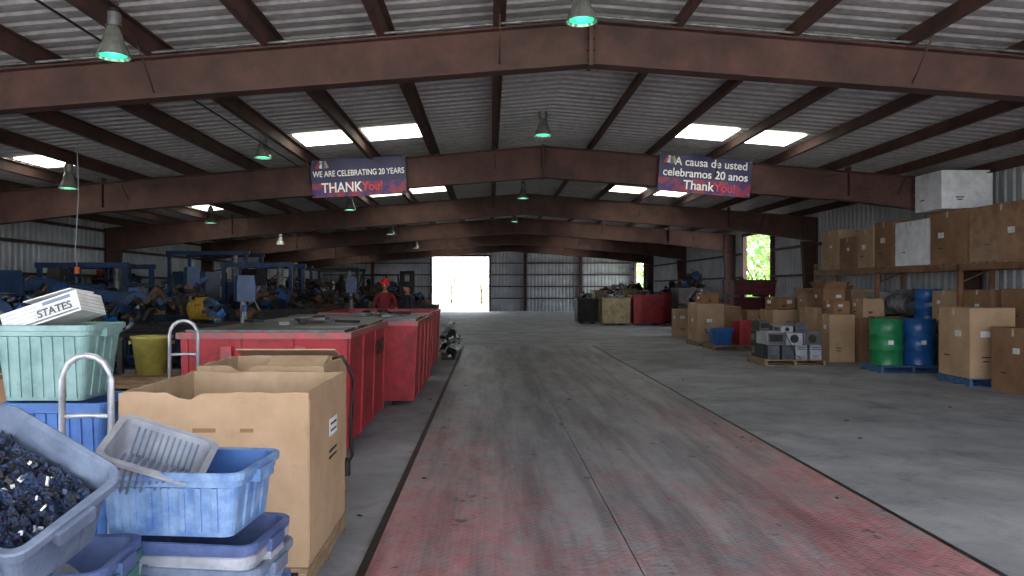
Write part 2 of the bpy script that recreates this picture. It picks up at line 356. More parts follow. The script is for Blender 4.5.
# ------------------------------------------------------------ truck scale deck
def deckmat():
    m=bpy.data.materials.new('worn_red_tread_plate'); m.use_nodes=True; n=m.node_tree.nodes; l=m.node_tree.links; B=n['Principled BSDF']
    tc=n.new('ShaderNodeTexCoord'); sep=n.new('ShaderNodeSeparateXYZ'); l.new(tc.outputs['Object'],sep.inputs[0])
    def noise(sc,st,det=7):
        mp=n.new('ShaderNodeMapping'); mp.inputs['Scale'].default_value=st; l.new(tc.outputs['Object'],mp.inputs[0])
        q=n.new('ShaderNodeTexNoise'); q.inputs['Scale'].default_value=sc; q.inputs['Detail'].default_value=det; q.inputs['Roughness'].default_value=.7; l.new(mp.outputs[0],q.inputs['Vector']); return q.outputs['Fac']
    def math_(op,a,c,cl=False):
        q=n.new('ShaderNodeMath'); q.operation=op; q.use_clamp=cl
        for i,v in enumerate((a,c)):
            if isinstance(v,(int,float)): q.inputs[i].default_value=v
            else: l.new(v,q.inputs[i])
        return q.outputs[0]
    def mult(a,c):
        q=n.new('ShaderNodeMix'); q.data_type='RGBA'; q.blend_type='MULTIPLY'; q.inputs[0].default_value=1; l.new(a,q.inputs[6]); l.new(c,q.inputs[7]); return q.outputs[2]
    def ramp(f,p0,p1,c0,c1):
        q=n.new('ShaderNodeValToRGB'); q.color_ramp.elements[0].position=p0; q.color_ramp.elements[1].position=p1
        q.color_ramp.elements[0].color=(*c0,1); q.color_ramp.elements[1].color=(*c1,1); l.new(f,q.inputs[0]); return q.outputs[0]
    mr=n.new('ShaderNodeMapRange'); mr.inputs['From Min'].default_value=4; mr.inputs['From Max'].default_value=11; mr.inputs['To Min'].default_value=1.0; mr.inputs['To Max'].default_value=.1
    l.new(sep.outputs['Y'],mr.inputs['Value'])
    xc=math_('ABSOLUTE',math_('SUBTRACT',sep.outputs['X'],1.0),0)
    tr=n.new('ShaderNodeMapRange'); tr.inputs['From Min'].default_value=.15; tr.inputs['From Max'].default_value=1.2; tr.inputs['To Min'].default_value=-.16; tr.inputs['To Max'].default_value=.08
    l.new(xc,tr.inputs['Value'])
    a=math_('ADD',math_('MULTIPLY',noise(1.1,(1.2,.45,1)),1.0),math_('MULTIPLY',noise(7,(1,.6,1)),.9))
    a=math_('ADD',math_('ADD',a,math_('MULTIPLY',mr.outputs[0],.42)),tr.outputs[0])
    a=math_('SUBTRACT',a,1.14); mask=math_('MULTIPLY',math_('MULTIPLY',a,3.0,True),.85)
    g=ramp(noise(1.6,(1.5,.4,1)),.3,.7,s(118,116,124),s(160,157,164))
    rr=ramp(noise(5,(1,.5,1)),.35,.65,s(160,90,96),s(188,130,134))
    mx=n.new('ShaderNodeMix'); mx.data_type='RGBA'; l.new(mask,mx.inputs[0]); l.new(g,mx.inputs[6]); l.new(rr,mx.inputs[7])
    out=mult(mx.outputs[2],ramp(noise(3.4,(1,1,1),4),.31,.365,(.34,.3,.3),(1,1,1)))
    out=mult(out,ramp(noise(2.2,(1.6,.12,1),6),.38,.54,(.62,.6,.62),(1,1,1)))
    out=mult(out,ramp(noise(14,(1,.8,1),6),.3,.5,(.8,.78,.8),(1,1,1)))
    l.new(out,B.inputs['Base Color']); B.inputs['Roughness'].default_value=.55; B.inputs['Metallic'].default_value=.1
    w1=n.new('ShaderNodeTexWave'); w1.inputs['Scale'].default_value=9; w1.bands_direction='DIAGONAL'
    mp=n.new('ShaderNodeMapping'); mp.inputs['Rotation'].default_value=(0,0,math.pi/2); l.new(tc.outputs['Object'],mp.inputs[0])
    l.new(tc.outputs['Object'],w1.inputs['Vector'])
    w2=n.new('ShaderNodeTexWave'); w2.inputs['Scale'].default_value=9; w2.bands_direction='DIAGONAL'; l.new(mp.outputs[0],w2.inputs['Vector'])
    hh=math_('MULTIPLY',w1.outputs['Fac'],w2.outputs['Fac'])
    bp=n.new('ShaderNodeBump'); bp.inputs['Strength'].default_value=.35; bp.inputs['Distance'].default_value=.01; l.new(hh,bp.inputs['Height']); l.new(bp.outputs[0],B.inputs['Normal'])
    return m
deckM=deckmat()
b=MB(); dx0,dx1,dm=-.72,2.84,.85
ends=[-2.4,2.4,8.6,14.8,20.9]
for ya,yb in zip(ends[:-1],ends[1:]):
    for xa,xc in ((dx0+.03,dm-.004),(dm+.004,dx1-.03)):
        b.box(((xa+xc)/2,(ya+yb)/2,.006),(xc-xa,yb-ya-.01,.02),deckM)
b.box((dx0,9.25,.004),(.05,23.3,.012),darkM); b.box((dx1,9.25,.004),(.05,23.3,.012),darkM)
b.box((dm,9.25,.001),(.02,23.3,.006),darkM); b.box(((dx0+dx1)/2,20.93,.004),(dx1-dx0,.05,.012),darkM)
b.done('truck_scale_deck')

# ------------------------------------------------------------ generic objects
def pallet(x,y,sx=1.1,sy=1.1,mat=woodM,rot=0,name='wooden_pallet',z=0):
    b=MB()
    for k in (-1,0,1): b.box((k*(sx/2-.03),0,.065),(.045,sy,.09),mat)
    n=7
    for k in range(n): b.box((0,-sy/2+.05+k*(sy-.1)/(n-1),.12),(sx,.095,.018),mat)
    for k in (-1,0,1): b.box((0,k*(sy/2-.05),.01),(sx,.095,.018),mat)
    return b.done(name,(x,y,z),(0,0,rot))
def carton(x,y,z,sx,sy,sz,mat=cardM,rot=0,name='cardboard_carton',label=True,flaps=False,film=False):
    b=MB(); t=.01
    if flaps:
        b.tub(sx,sy,sz,mat,1,t,inner=cardL)
        f=min(sx,sy)*.4
        for k,(cx,cy,dx,dy,ax) in enumerate(((0,-sy/2,sx,f,'x'),(0,sy/2,sx,f,'x'),(-sx/2,0,f,sy,'y'),(sx/2,0,f,sy,'y'))):
            a=R.uniform(.5,1.3)
            if ax=='x':
                sg=-1 if cy<0 else 1
                b.box((0,cy+sg*math.cos(a)*f/2,sz+math.sin(a)*f/2-.004),(sx*.98,f,.006),mat,rot=(sg*a,0,0))
            else:
                sg=-1 if cx<0 else 1
                b.box((cx+sg*math.cos(a)*f/2,0,sz+math.sin(a)*f/2-.004),(f,sy*.98,.006),mat,rot=(0,-sg*a,0))
    else:
        bl=.012; zs=[0,.5,1]; 
        vs=[];fs=[]
        prof=[(-1,-1),(0,-1),(1,-1),(1,0),(1,1),(0,1),(-1,1),(-1,0)]
        for j,zz in enumerate(zs):
            for (u,v) in prof:
                k=1 if (u==0 or v==0) else 0
                o_=bl*(1 if k and j==1 else .3*k)
                vs.append((u*(sx/2+ (o_ if v==0 else 0)),v*(sy/2+(o_ if u==0 else 0)),zz*sz))
        for j in range(2):
            for k in range(8): fs.append((j*8+k,j*8+(k+1)%8,(j+1)*8+(k+1)%8,(j+1)*8+k))
        fs.append((7,6,5,4,3,2,1,0)); b.add(vs,fs,mat)
        b.box((0,-sy/4-.001,sz+.002),(sx,sy/2-.004,.008),mat); b.box((0,sy/4+.001,sz+.002),(sx,sy/2-.004,.008),mat)
        b.box((0,0,sz+.008),(sx+.01,.055,.003),tapeM)
        for sg in (-1,1): b.box((sg*(sx/2+.004),0,sz-.06),(.003,.055,.12),tapeM)
    if label:
        w=min(.2,sx*.3)*R.uniform(.6,1); v=R.uniform(-.25,.25); hz=R.uniform(.5,.75)
        b.box((-sx/2-.013,v*sy,sz*hz),(.004,w,w*.6),labelM)
        if R.random()<.5: b.box((v*sx,-sy/2-.013,sz*hz),(w,.004,w*.6),labelM)
        b.box((-sx*.15,-sy/2-.013,sz*.3),(w*.9,.003,.02),darkM); b.box((-sx*.15,-sy/2-.013,sz*.24),(w*.6,.003,.02),darkM)
        b.box((-sx/2-.013,sy*.2,sz*.3),(.003,w*.9,.02),darkM)
    if film:
        for k in range(3): b.box((0,0,sz*(.2+.3*k)),(sx+.03,sy+.03,.008),mat)
    return b.done(name,(x,y,z),(0,0,rot),bevel=.004)
def drum(x,y,z,mat,r=.29,h=.88,name='steel_drum'):
    b=MB()
    b.lathe([(.0001,.02),(r-.012,.02),(r-.008,0),(r+.004,.004),(r,.02),(r,h*.32),(r+.014,h*.335),(r,h*.35),(r,h*.64),(r+.014,h*.655),(r,h*.67),(r,h-.02),(r+.006,h-.012),(r+.004,h),(r-.012,h),(r-.014,h-.022),(.0001,h-.02)],(0,0,0),mat,32)
    b.cyl((r*.6,0,h-.012),.035,.02,steelM,12); b.cyl((-r*.6,0.05,h-.012),.02,.02,steelM,10)
    b.box((-.06,-r-.001,h*.5),(.1,.006,.08),labelM)
    return b.done(name,(x,y,z))
def tote(x,y,z,w,d,h,mat,rot=(0,0,0),name='plastic_tote',taper=.82,fill=None,inner=None):
    b=MB(); r=.05; f=lambda q:taper+(1-taper)*q
    k=(h-.06)/h
    b.rshell([(w*taper,d*taper,r*.8,0),(w*f(k),d*f(k),r,h-.06),(w+.02,d+.02,r+.01,h-.055),(w+.022,d+.022,r+.01,h-.03),(w+.05,d+.05,r+.02,h-.028),(w+.052,d+.052,r+.02,h),(w+.04,d+.04,r+.015,h+.004),(w-.004,d-.004,r,h-.002)],mat,cap1=False)
    b.rshell([(w-.004,d-.004,r,h-.002),(w*f(k)-.012,d*f(k)-.012,r,h-.06),(w*taper-.012,d*taper-.012,r*.8,.006)],inner or mat,cap0=False)
    for sy in (-1,1):
        for q in range(-3,4):
            u=q*w*.115
            b.hexa([(u-.010,sy*(d*taper/2-.002),.02),(u+.010,sy*(d*taper/2-.002),.02),(u+.010,sy*(d*taper/2+.01),.02),(u-.010,sy*(d*taper/2+.01),.02),
                    (u-.011,sy*(d*f(k)/2-.002),h-.06),(u+.011,sy*(d*f(k)/2-.002),h-.06),(u+.011,sy*(d*f(k)/2+.01),h-.06),(u-.011,sy*(d*f(k)/2+.01),h-.06)],mat)
    for sx in (-1,1):
        b.box((sx*(w/2+.02),0,h-.04),(.04,d*.35,.05),mat)
        for q in (-1,0,1): 
            v=q*d*.2; b.hexa([(sx*(w*taper/2-.002),v-.01,.02),(sx*(w*taper/2+.01),v-.01,.02),(sx*(w*taper/2+.01),v+.01,.02),(sx*(w*taper/2-.002),v+.01,.02),
                    (sx*(w*f(k)/2-.002),v-.01,h-.06),(sx*(w*f(k)/2+.01),v-.01,h-.06),(sx*(w*f(k)/2+.01),v+.01,h-.06),(sx*(w*f(k)/2-.002),v+.01,h-.06)],mat)
    if fill: fill(b)
    return b.done(name,(x,y,z),rot)
def scraps(b,n,cx,cy,z0,rx,ry,hz,mats,sm=.06,sM=.3,rr=None):
    rr=rr or R
    for _ in range(n):
        u,v=rr.uniform(-1,1),rr.uniform(-1,1)
        z=z0+hz*(1-.75*max(abs(u),abs(v))**1.6)*rr.uniform(.35,1)
        m=rr.choice(mats); rot=(rr.uniform(-.9,.9),rr.uniform(-.9,.9),rr.uniform(0,3.14)); sc=rr.uniform(sm,sM)
        c=(cx+u*rx,cy+v*ry,z); k=rr.random()
        if k<.35: b.box(c,(sc,sc*rr.uniform(.3,.8),sc*rr.uniform(.15,.6)),m,rot)
        elif k<.55: b.cyl(c,sc*.28,sc*rr.uniform(.3,1.2),m,10,rot)
        elif k<.7: b.lathe([(sc*.2,-.03),(sc*.4,-.03),(sc*.4,.03),(sc*.2,.03),(sc*.2,-.03)],c,m,12,rot)
        elif k<.88:
            e=Euler(rot).to_matrix()@Vector((sc*.8,0,0)); b.tube([Vector(c)-e,Vector(c),Vector(c)+e+Vector((0,0,rr.uniform(-.1,.1)))],sc*.07+.006,m,6)
        else:
            pts=[Vector(c)+Vector((sc*.6*math.cos(a),sc*.6*math.sin(a),.02*math.sin(3*a))) for a in [i*.7 for i in range(10)]]
            b.tube(pts,.012,m,5)
mixS=[steelM,darkM,brownS,steelM,greyT,darkM]
mixD=[darkM,darkM,brownS,darkM,machB,blackM,brownS,darkM]
def bin_(x,y,w,d,h,mat,rimm=None,fill=60,mats=mixS,hz=.4,name='scrap_metal_bin',rot=0,rr=None,z=0,sM=.3,extra=None):
    rimm=rimm or mat
    b=MB(); lz=.07
    b.tub(w,d,h-lz,mat,.96,.008,z=lz)
    b.rim(w,d,h-.03,.035,.06,rimm)
    for sx in (-1,1):
        b.box((sx*w*.3,0,lz/2),(.16,d*.9,lz),darkM)
    nn=max(3,int(w/.5))
    for i in range(nn+1):
        u=-w/2*.95+i*w*.95/nn
        for sy in (-1,1): b.hexa([(u-.03,sy*d*.48-.012,lz),(u+.03,sy*d*.48-.012,lz),(u+.03,sy*d*.48+.016,lz),(u-.03,sy*d*.48+.016,lz),(u-.03,sy*d*.5-.012,h-.05),(u+.03,sy*d*.5-.012,h-.05),(u+.03,sy*d*.5+.02,h-.05),(u-.03,sy*d*.5+.02,h-.05)],mat)
    nn=max(2,int(d/.7))
    for i in range(nn+1):
        v=-d/2*.95+i*d*.95/nn
        for sx in (-1,1): b.hexa([(sx*w*.48-.016,v-.03,lz),(sx*w*.48+.016,v-.03,lz),(sx*w*.48+.016,v+.03,lz),(sx*w*.48-.016,v+.03,lz),(sx*w*.5-.016,v-.03,h-.05),(sx*w*.5+.02,v-.03,h-.05),(sx*w*.5+.02,v+.03,h-.05),(sx*w*.5-.016,v+.03,h-.05)],mat)
    if fill: scraps(b,fill,0,0,h-.25,w*.36,d*.36,hz,mats,rr=rr,sM=sM); b.box((0,0,h-.3),(w*.9,d*.9,.1),darkM)
    if extra: extra(b,w,d,h)
    return b.done(name,(x,y,z),(0,0,rot))

# ------------------------------------------------------------ LEFT: red bins
def lids(seed):
    def f(b,w,d,h):
        rr=random.Random(seed); n=4
        for k in range(n):
            y=-d/2+.06+(k+.5)*(d-.12)/n
            b.box((rr.uniform(-.02,.02),y,h-.015+rr.uniform(0,.02)),(w-.06,(d-.12)/n*.96,.03),rr.choice([plateM,plateM,redD]),(rr.uniform(-.02,.03),rr.uniform(-.015,.015),0))
        for _ in range(8): b.box((rr.uniform(-w*.35,w*.35),rr.uniform(-d*.4,d*.4),h+.05),(rr.uniform(.1,.4),rr.uniform(.05,.2),rr.uniform(.02,.05)),rr.choice([steelM,darkM,plateM]),(0,0,rr.uniform(0,3)))
        b.box((w*.22,-d/2-.045,h-.2),(.1,.02,.14),redD); b.box((-w*.22,-d/2-.045,h-.2),(.1,.02,.14),redD)
    return f
o=bin_(-2.13,8.45,1.58,2.55,1.18,redM,redD,0,name='red_scrap_bin',extra=lids(1))
text('08417',.24,darkM,(.845,.45,.84),(math.pi/2,0,math.pi/2),'lettering',parent=o)
bin_(-2.05,11.65,2.1,2.8,1.15,redM,redD,0,name='red_scrap_bin',extra=lids(2))
bin_(-2.1,15.2,2.0,2.7,1.15,redM,redD,40,mixD,.2,'red_scrap_bin')
bin_(-2.5,20.0,1.6,2.2,1.0,redM,redD,50,mixD,.45,'red_scrap_bin')
b=MB(); rr=random.Random(3)
scraps(b,90,-.96,18.2,.02,.12,1.3,.75,[labelM,greyT,steelM,darkM,compM,labelM],.12,.34,rr)
b.box((-.96,18.2,.08),(.24,2.6,.16),darkM)
b.done('scrap_appliance_pile')

# gaylord boxes
def rag(b,p0,p1,t,z0,tops,mat,inward):
    n=len(tops)-1; p0=Vector((*p0,0));p1=Vector((*p1,0)); iv=Vector((*inward,0))*t
    for i in range(n):
        a=p0.lerp(p1,i/n); c=p0.lerp(p1,(i+1)/n)
        P=lambda q,z:(q.x,q.y,z)
        b.hexa([P(a,z0),P(c,z0),P(c+iv,z0),P(a+iv,z0),P(a,tops[i]),P(c,tops[i+1]),P(c+iv,tops[i+1]),P(a+iv,tops[i])],mat)
def gaylord(x,y,z,sx,sy,h,rot=0,seed=1,name='gaylord_box',soft=.006,flap=False):
    rr=random.Random(seed); b=MB(); t=.014
    T=lambda n:[h+rr.uniform(-soft,soft) for _ in range(n)]
    hx,hy=sx/2,sy/2
    f=T(17); bk=T(11); l_=T(9); r_=T(9)
    f[5]=h-.03; f[6]=h-.04; f[7]=h-.006
    l_[0]=f[0]; r_[0]=f[-1]; bk[0]=l_[-1]; bk[-1]=r_[-1]
    rag(b,(-hx,-hy),(hx,-hy),t,0,f,cardM,(0,1)); rag(b,(-hx,hy),(hx,hy),t,0,bk,cardL,(0,-1))
    rag(b,(-hx,-hy+t),(-hx,hy-t),t,0,l_,cardL,(1,0)); rag(b,(hx,-hy+t),(hx,hy-t),t,0,r_,cardM,(-1,0))
    b.box((0,0,.01),(sx-.03,sy-.03,.02),cardD)
    b.box((hx+.003,-hy+.05,h*.5),(.005,.09,h*.92),cardM)
    b.box((-hx*.1,-hy-.002,h-.2),(.12,.003,.022),cardD)
    b.box((hx*.35,-hy-.002,h-.2),(.07,.003,.02),cardD)
    b.box((hx+.006,hy*.2,h-.28),(.004,.22,.1),labelM); b.box((hx+.009,hy*.2,h-.26),(.003,.16,.012),darkM); b.box((hx+.009,hy*.2,h-.3),(.003,.16,.01),darkM)
    b.box((hx+.006,hy*.2,h-.42),(.004,.2,.01),darkM); b.box((hx+.006,hy*.2,h-.46),(.004,.2,.01),darkM)
    if flap:
        b.box((-hx*.1,hy+.08,h+.02),(sx*.9,.2,.01),cardL,rot=(-.3,0,0))
        b.box((hx*.2,hy-.18,h-.05),(sx*.5,.3,.01),cardL,rot=(.35,0,0))
    return b.done(name,(x,y,z),(0,0,rot))
pallet(-1.45,4.5,1.0,1.05); gaylord(-1.455,4.5,.13,1.0,1.0,.92,0,1)
pallet(-1.57,5.55,.9,.85); gaylord(-1.555,5.55,.13,.86,.8,.94,0,5,flap=True)
b=MB(); pts=[(.0,0,0),(.03,.05,-.1),(.02,.06,-.3),(.025,-.02,-.5),(.05,-.1,-.62),(.03,-.16,-.66),(.03,-.2,-.62)]
b.tube([(-1.02+p[0],5.45+p[1],1.04+p[2]) for p in pts],.012,blackM,8)
b.tube([(-1.13,5.45,1.095),(-1.06,5.45,1.11),(-1.02,5.45,1.04)],.012,blackM,8)
b.cyl((-.99,5.23,.36),.03,.1,blackM,10); b.done('black_power_cord')

# ------------------------------------------------------------ LEFT foreground totes
def stack(x,y,w,d,cols,name,h=.32,step=.055,rot=0,z=0,jx=.01,seed=2):
    e=bpy.data.objects.new(name,None); C.objects.link(e); e.location=(x,y,z); e.rotation_euler=(0,0,rot); rr=random.Random(seed)
    for i,m in enumerate(cols):
        o=tote(rr.uniform(-jx,jx),rr.uniform(-jx,jx),i*step,w,d,h,m,(rr.uniform(-.02,.02),rr.uniform(-.03,.03),rr.uniform(-.05,.05)),'tote_%d'%(i+1)); o.parent=e
    return z+(len(cols)-1)*step+h
zB=stack(-1.54,2.62,.50,.36,[greyT,blueG,blueT,greyT,blueG,blueDu,greyT,greenT,purpT],'nested_tote_stack',h=.32,step=.045,seed=4,jx=.014,rot=.12)
def fillA(b):
    rr=random.Random(5)
    vs=[];fs=[];N=22
    for j in range(N+1):
        for i in range(N+1):
            u,v=i/N-.5,j/N-.5; vs.append((u*.43,v*.31,.2+.045*rr.random()+.025*math.sin(u*20)*math.cos(v*16)))
    for j in range(N):
        for i in range(N): a=j*(N+1)+i; fs.append((a,a+1,a+N+2,a+N+1))
    b.add(vs,fs,navyJ)
    for _ in range(90): b.box((rr.uniform(-.19,.19),rr.uniform(-.13,.13),.235+rr.uniform(-.02,.02)),(rr.uniform(.006,.03),.006,.014),rr.choice([labelM,blueG,darkM,navyJ,navyJ,darkM]),(rr.uniform(-1,1),rr.uniform(-1,1),rr.uniform(0,3)))
tote(-1.58,2.52,zB+.095,.50,.38,.30,blueG,(math.radians(26),math.radians(24),math.radians(-14)),'tilted_plastic_tote',fill=fillA,inner=blueG)
zC=stack(-1.17,3.1,.56,.40,[blueG,blueT,greyT,blueDu,blueG,greyT,purpT],'nested_tote_stack',h=.33,step=.05,seed=9,rot=-.05,jx=.016)
tote(-1.22,3.10,zC+.02,.56,.42,.25,blueDu,(0,0,-.08),'blue_plastic_tote',taper=.9,inner=blueT)
b=MB(); w_,d_,h_=.36,.28,.16
b.rshell([(w_*.82,d_*.82,.03,0),(w_,d_,.04,h_-.02),(w_+.04,d_+.04,.05,h_-.015),(w_+.04,d_+.04,.05,h_),(w_-.01,d_-.01,.04,h_),(w_*.82-.01,d_*.82-.01,.03,.006)],greyT)
for k in range(-6,7):
    b.box((k*.024,-d_*.46-.004,.07),(.009,.008,.13),blueG,rot=(.17,0,0)); b.box((k*.024,d_*.44,.07),(.009,.008,.13),blueG,rot=(-.17,0,0)) 
for k in range(-5,6): b.box((k*.028,0,.012),(.012,.22,.012),blueG)
b.done('crumpled_grey_tub',(-1.36,3.04,zC+.2),(math.radians(22),math.radians(20),.2))
tote(-2.40,4.42,0,.60,.45,.5,blueT,name='blue_plastic_tote')
tote(-2.40,4.42,.505,.56,.45,.46,blueT,name='blue_plastic_tote')
tote(-2.50,4.42,.97,.54,.42,.42,tealT,name='seafoam_plastic_tote')
b=MB(); b.box((0,0,0),(.44,.28,.12),labelM); b.box((0,-.142,-.045),(.42,.004,.006),compD); b.box((.1,-.141,.04),(.16,.003,.02),blueG)
for k in range(5): b.box((0,0,-.05+k*.022),(.444,.284,.003),compM)
b.box((-.05,.02,.07),(.34,.24,.01),greyT,(.06,-.05,.2)); b.box((.06,-.02,.085),(.3,.2,.006),labelM,(-.05,.08,-.15))
o=b.done('newspaper_bundle',(-2.52,4.40,1.445),(math.radians(-8),math.radians(-19),.05))
text('STATES',.06,compD,(.08,-.146,-.03),(math.pi/2,0,0),'lettering',parent=o)
b=MB(); b.box((0,0,0),(.12,.006,.14),labelM); b.box((0,.01,-.25),(.02,.02,.4),woodM)
o=b.done('number_sign',(-3.45,5.15,1.4)); text('2',.13,darkM,(0,-.006,-.045),(math.pi/2,0,0),'numeral',parent=o)
carton(-3.45,5.5,0,.5,.5,.97,cardD)

def handtruck(x,y,w,h,rot=0,lean=0,name='hand_truck'):
    b=MB(); r=.016; pts=[(-w/2,0,.12)]
    pts+=[(-w/2,0,h-.12)]
    for k in range(1,8): a=math.pi-k*math.pi/8; pts.append((w/2*math.cos(a),0,h-.12+.12*math.sin(a)))
    pts+=[(w/2,0,h-.12),(w/2,0,.12)]
    b.tube(pts,r,tubeM,10)
    for z in (.3,.6,h-.3): b.tube([(-w/2,0,z),(0,.03,z),(w/2,0,z)],.012,tubeM,8)
    b.box((0,-.12,.02),(w+.08,.26,.01),tubeM)
    for sx in (-1,1):
        b.cyl((sx*(w/2+.04),.08,.11),.11,.05,blackM,20,rot=(0,math.pi/2,0)); b.cyl((sx*(w/2+.04),.08,.11),.05,.06,tubeM,12,rot=(0,math.pi/2,0))
        b.tube([(sx*w/2,0,.3),(sx*w/2,.08,.11)],.012,tubeM,6)
        b.tube([(sx*w/2,0,.14),(sx*w/2,-.02,.02)],.014,tubeM,6)
    b.tube([(-w/2-.06,.08,.11),(w/2+.06,.08,.11)],.012,darkM,6)
    return b.done(name,(x,y,0),(lean,0,rot))
handtruck(-1.98,3.73,.24,1.27)
handtruck(-2.72,6.75,.24,1.31,.1,0)

b=MB()
for k in range(4): 
    b.box((0,-.3,.07+k*.14),(.7,.02,.11),woodM); b.box((0,.3,.07+k*.14),(.7,.02,.11),woodM); b.box((-.34,0,.07+k*.14),(.02,.58,.11),woodM); b.box((.34,0,.07+k*.14),(.02,.58,.11),woodM)
b.box((0,0,.56),(.72,.62,.02),woodM); b.done('wooden_crate',(-4.05,9.1,0))
b=MB(); b.lathe([(.0001,.005),(.17,0),(.22,.42),(.24,.43),(.24,.46),(.22,.46),(.21,.44),(.165,.02),(.0001,.02)],(0,0,0),yelM,28)
for sx in (-1,1): b.box((sx*.235,0,.38),(.03,.12,.04),yelM)
b.done('yellow_plastic_bin',(-4.05,9.1,.57))

# work benches and machines on the left
def motor(b,cx,cy,cz,k,m,rz=0):
    T=b.T.copy(); b.T=Matrix.Translation((cx,cy,cz))@Matrix.Rotation(rz,4,'Z')@Matrix.Scale(k,4)
    b.box((0,0,.03),(.4,.5,.06),darkM); b.cyl((0,0,.28),.2,.5,m,18,rot=(math.pi/2,0,0)); b.cyl((0,-.32,.28),.06,.16,steelM,12,rot=(math.pi/2,0,0)); b.box((0,0,.5),(.18,.22,.1),m); b.cyl((0,.28,.28),.17,.08,darkM,16,rot=(math.pi/2,0,0))
    for q in range(7): b.lathe([(.2,-.006),(.222,-.006),(.222,.006),(.2,.006)],(0,-.18+q*.06,.28),m,18,rot=(math.pi/2,0,0))
    b.T=T
def bench(x,y,w,d,h,top,mats,n,seed,name='workbench',hz=.4,rot=0,motors=()):
    b=MB(); rr=random.Random(seed)
    b.box((0,0,h-.03),(w,d,.05),top)
    for sx in (-1,1):
        for sy in (-1,1): b.box((sx*(w/2-.06),sy*(d/2-.06),(h-.05)/2),(.07,.07,h-.05),darkM)
    b.box((0,0,.25),(w-.1,d-.1,.03),darkM); b.box((0,-d/2+.05,h-.1),(w-.15,.03,.08),darkM)
    scraps(b,n,0,0,h+.02,w*.44,d*.4,hz,mats,.08,.3,rr)
    scraps(b,n//2,0,0,.28,w*.4,d*.35,.3,mats,.1,.3,rr)
    for u,k,m,rz in motors: motor(b,u*w,0,h,k,m,rz)
    b.box((w*.3,-d*.3,h+.06),(.12,.2,.1),machB); b.cyl((w*.3,-d*.3-.16,h+.07),.02,.2,steelM,8,rot=(math.pi/2,0,0)); b.tube([(w*.3-.1,-d*.3-.25,h+.07),(w*.3+.1,-d*.3-.25,h+.07)],.008,steelM,6)
    return b.done(name,(x,y,0),(0,0,rot))
bench(-6.1,10.6,2.4,.9,.95,darkM,mixD+[drumB,steelM],70,21,motors=((-.35,1,machB,.8),(.1,.9,machY,-.5)),hz=.7)
bench(-5.4,13.2,2.6,1.0,1.0,darkM,mixD+[blueT,machB],80,22,rot=.05,motors=((-.3,1.1,machB,.6),(.15,.8,machY,1.2)),hz=.8)
bench(-8.6,13.3,2.4,1.0,1.0,darkM,mixD+[machB,machB],80,23,motors=((-.1,1.2,machB,.4),(.3,1,machB,-.7)),hz=.9)
bench(-4.75,7.6,1.1,.7,.75,steelM,mixD+[blueT],20,24)
bench(-8.6,9.6,1.8,.8,.95,steelM,mixD+[blueT,machY,machB],70,25,motors=((.1,1,machB,.3),),hz=.8)
def drillpress(x,y,h,m,rot=0):
    b=MB(); b.box((0,0,.04),(.5,.6,.08),m); b.cyl((0,.12,h*.5),.05,h*.95,steelM,14); b.box((0,-.05,h*.5),(.4,.4,.05),m); b.box((0,0,h*.86),(.26,.62,.3),m)
    b.cyl((0,.28,h*.86),.13,.28,darkM,16); b.box((0,0,h*.86+.19),(.24,.6,.1),m); b.cyl((0,-.2,h*.66),.025,.24,steelM,10); b.cyl((0,-.2,h*.72),.05,.1,m,12)
    for k in range(3): a=k*2.1; b.tube([(.13,-.1,h*.8),(.18+.02,-.1+.2*math.cos(a),h*.8+.2*math.sin(a))],.01,steelM,6)
    b.done('drill_press',(x,y,0),(0,0,rot))
drillpress(-3.75,11.6,1.8,machB,.4); drillpress(-7.5,11.6,1.9,machB,-.3); drillpress(-6.4,16.3,2.1,machB,.5); drillpress(-9.6,16.9,2.1,darkM,.2)
drillpress(-5.6,18.0,2.1,darkM,.9); drillpress(-3.4,18.6,1.9,machB,.2)
def conveyor(x,y,L,w,z0,z1,rot=0):
    b=MB()
    P=lambda u:(-L/2+u*L,0,z0+(z1-z0)*u)
    for sy in (-1,1):
        a=Vector(P(0))+Vector((0,sy*w/2,0)); c=Vector(P(1))+Vector((0,sy*w/2,0))
        b.hexa([(a.x,a.y-.03,a.z-.12),(c.x,c.y-.03,c.z-.12),(c.x,c.y+.03,c.z-.12),(a.x,a.y+.03,a.z-.12),(a.x,a.y-.03,a.z+.1),(c.x,c.y-.03,c.z+.1),(c.x,c.y+.03,c.z+.1),(a.x,a.y+.03,a.z+.1)],machB)
        for u in (.08,.4,.72,.97):
            q=P(u); b.box((q[0],sy*w/2,q[2]/2-.05),(.09,.07,q[2]-.1),machB)
        b.tube([(P(.08)[0],sy*w/2,.2),(P(.4)[0],sy*w/2,P(.4)[2]-.2)],.025,machB,6); b.tube([(P(.4)[0],sy*w/2,.2),(P(.72)[0],sy*w/2,P(.72)[2]-.2)],.025,machB,6)
    a=P(0);c=P(1); b.hexa([(a[0],-w/2+.03,a[2]),(c[0],-w/2+.03,c[2]),(c[0],w/2-.03,c[2]),(a[0],w/2-.03,a[2]),(a[0],-w/2+.03,a[2]+.02),(c[0],-w/2+.03,c[2]+.02),(c[0],w/2-.03,c[2]+.02),(a[0],w/2-.03,a[2]+.02)],blackM)
    for u in (0,1): q=P(u); b.cyl((q[0],0,q[2]-.03),.1,w-.08,steelM,14,rot=(math.pi/2,0,0))
    q=P(.9); b.box((q[0],-w/2-.16,q[2]-.05),(.35,.24,.26),machY); b.cyl((q[0]-.3,-w/2-.16,q[2]-.05),.09,.3,machY,14,rot=(0,math.pi/2,0))
    q=P(.5); scraps(b,20,q[0],0,q[2],L*.3,w*.3,.15,mixD,.08,.2,random.Random(9))
    b.done('sorting_conveyor',(x,y,0),(0,0,rot))
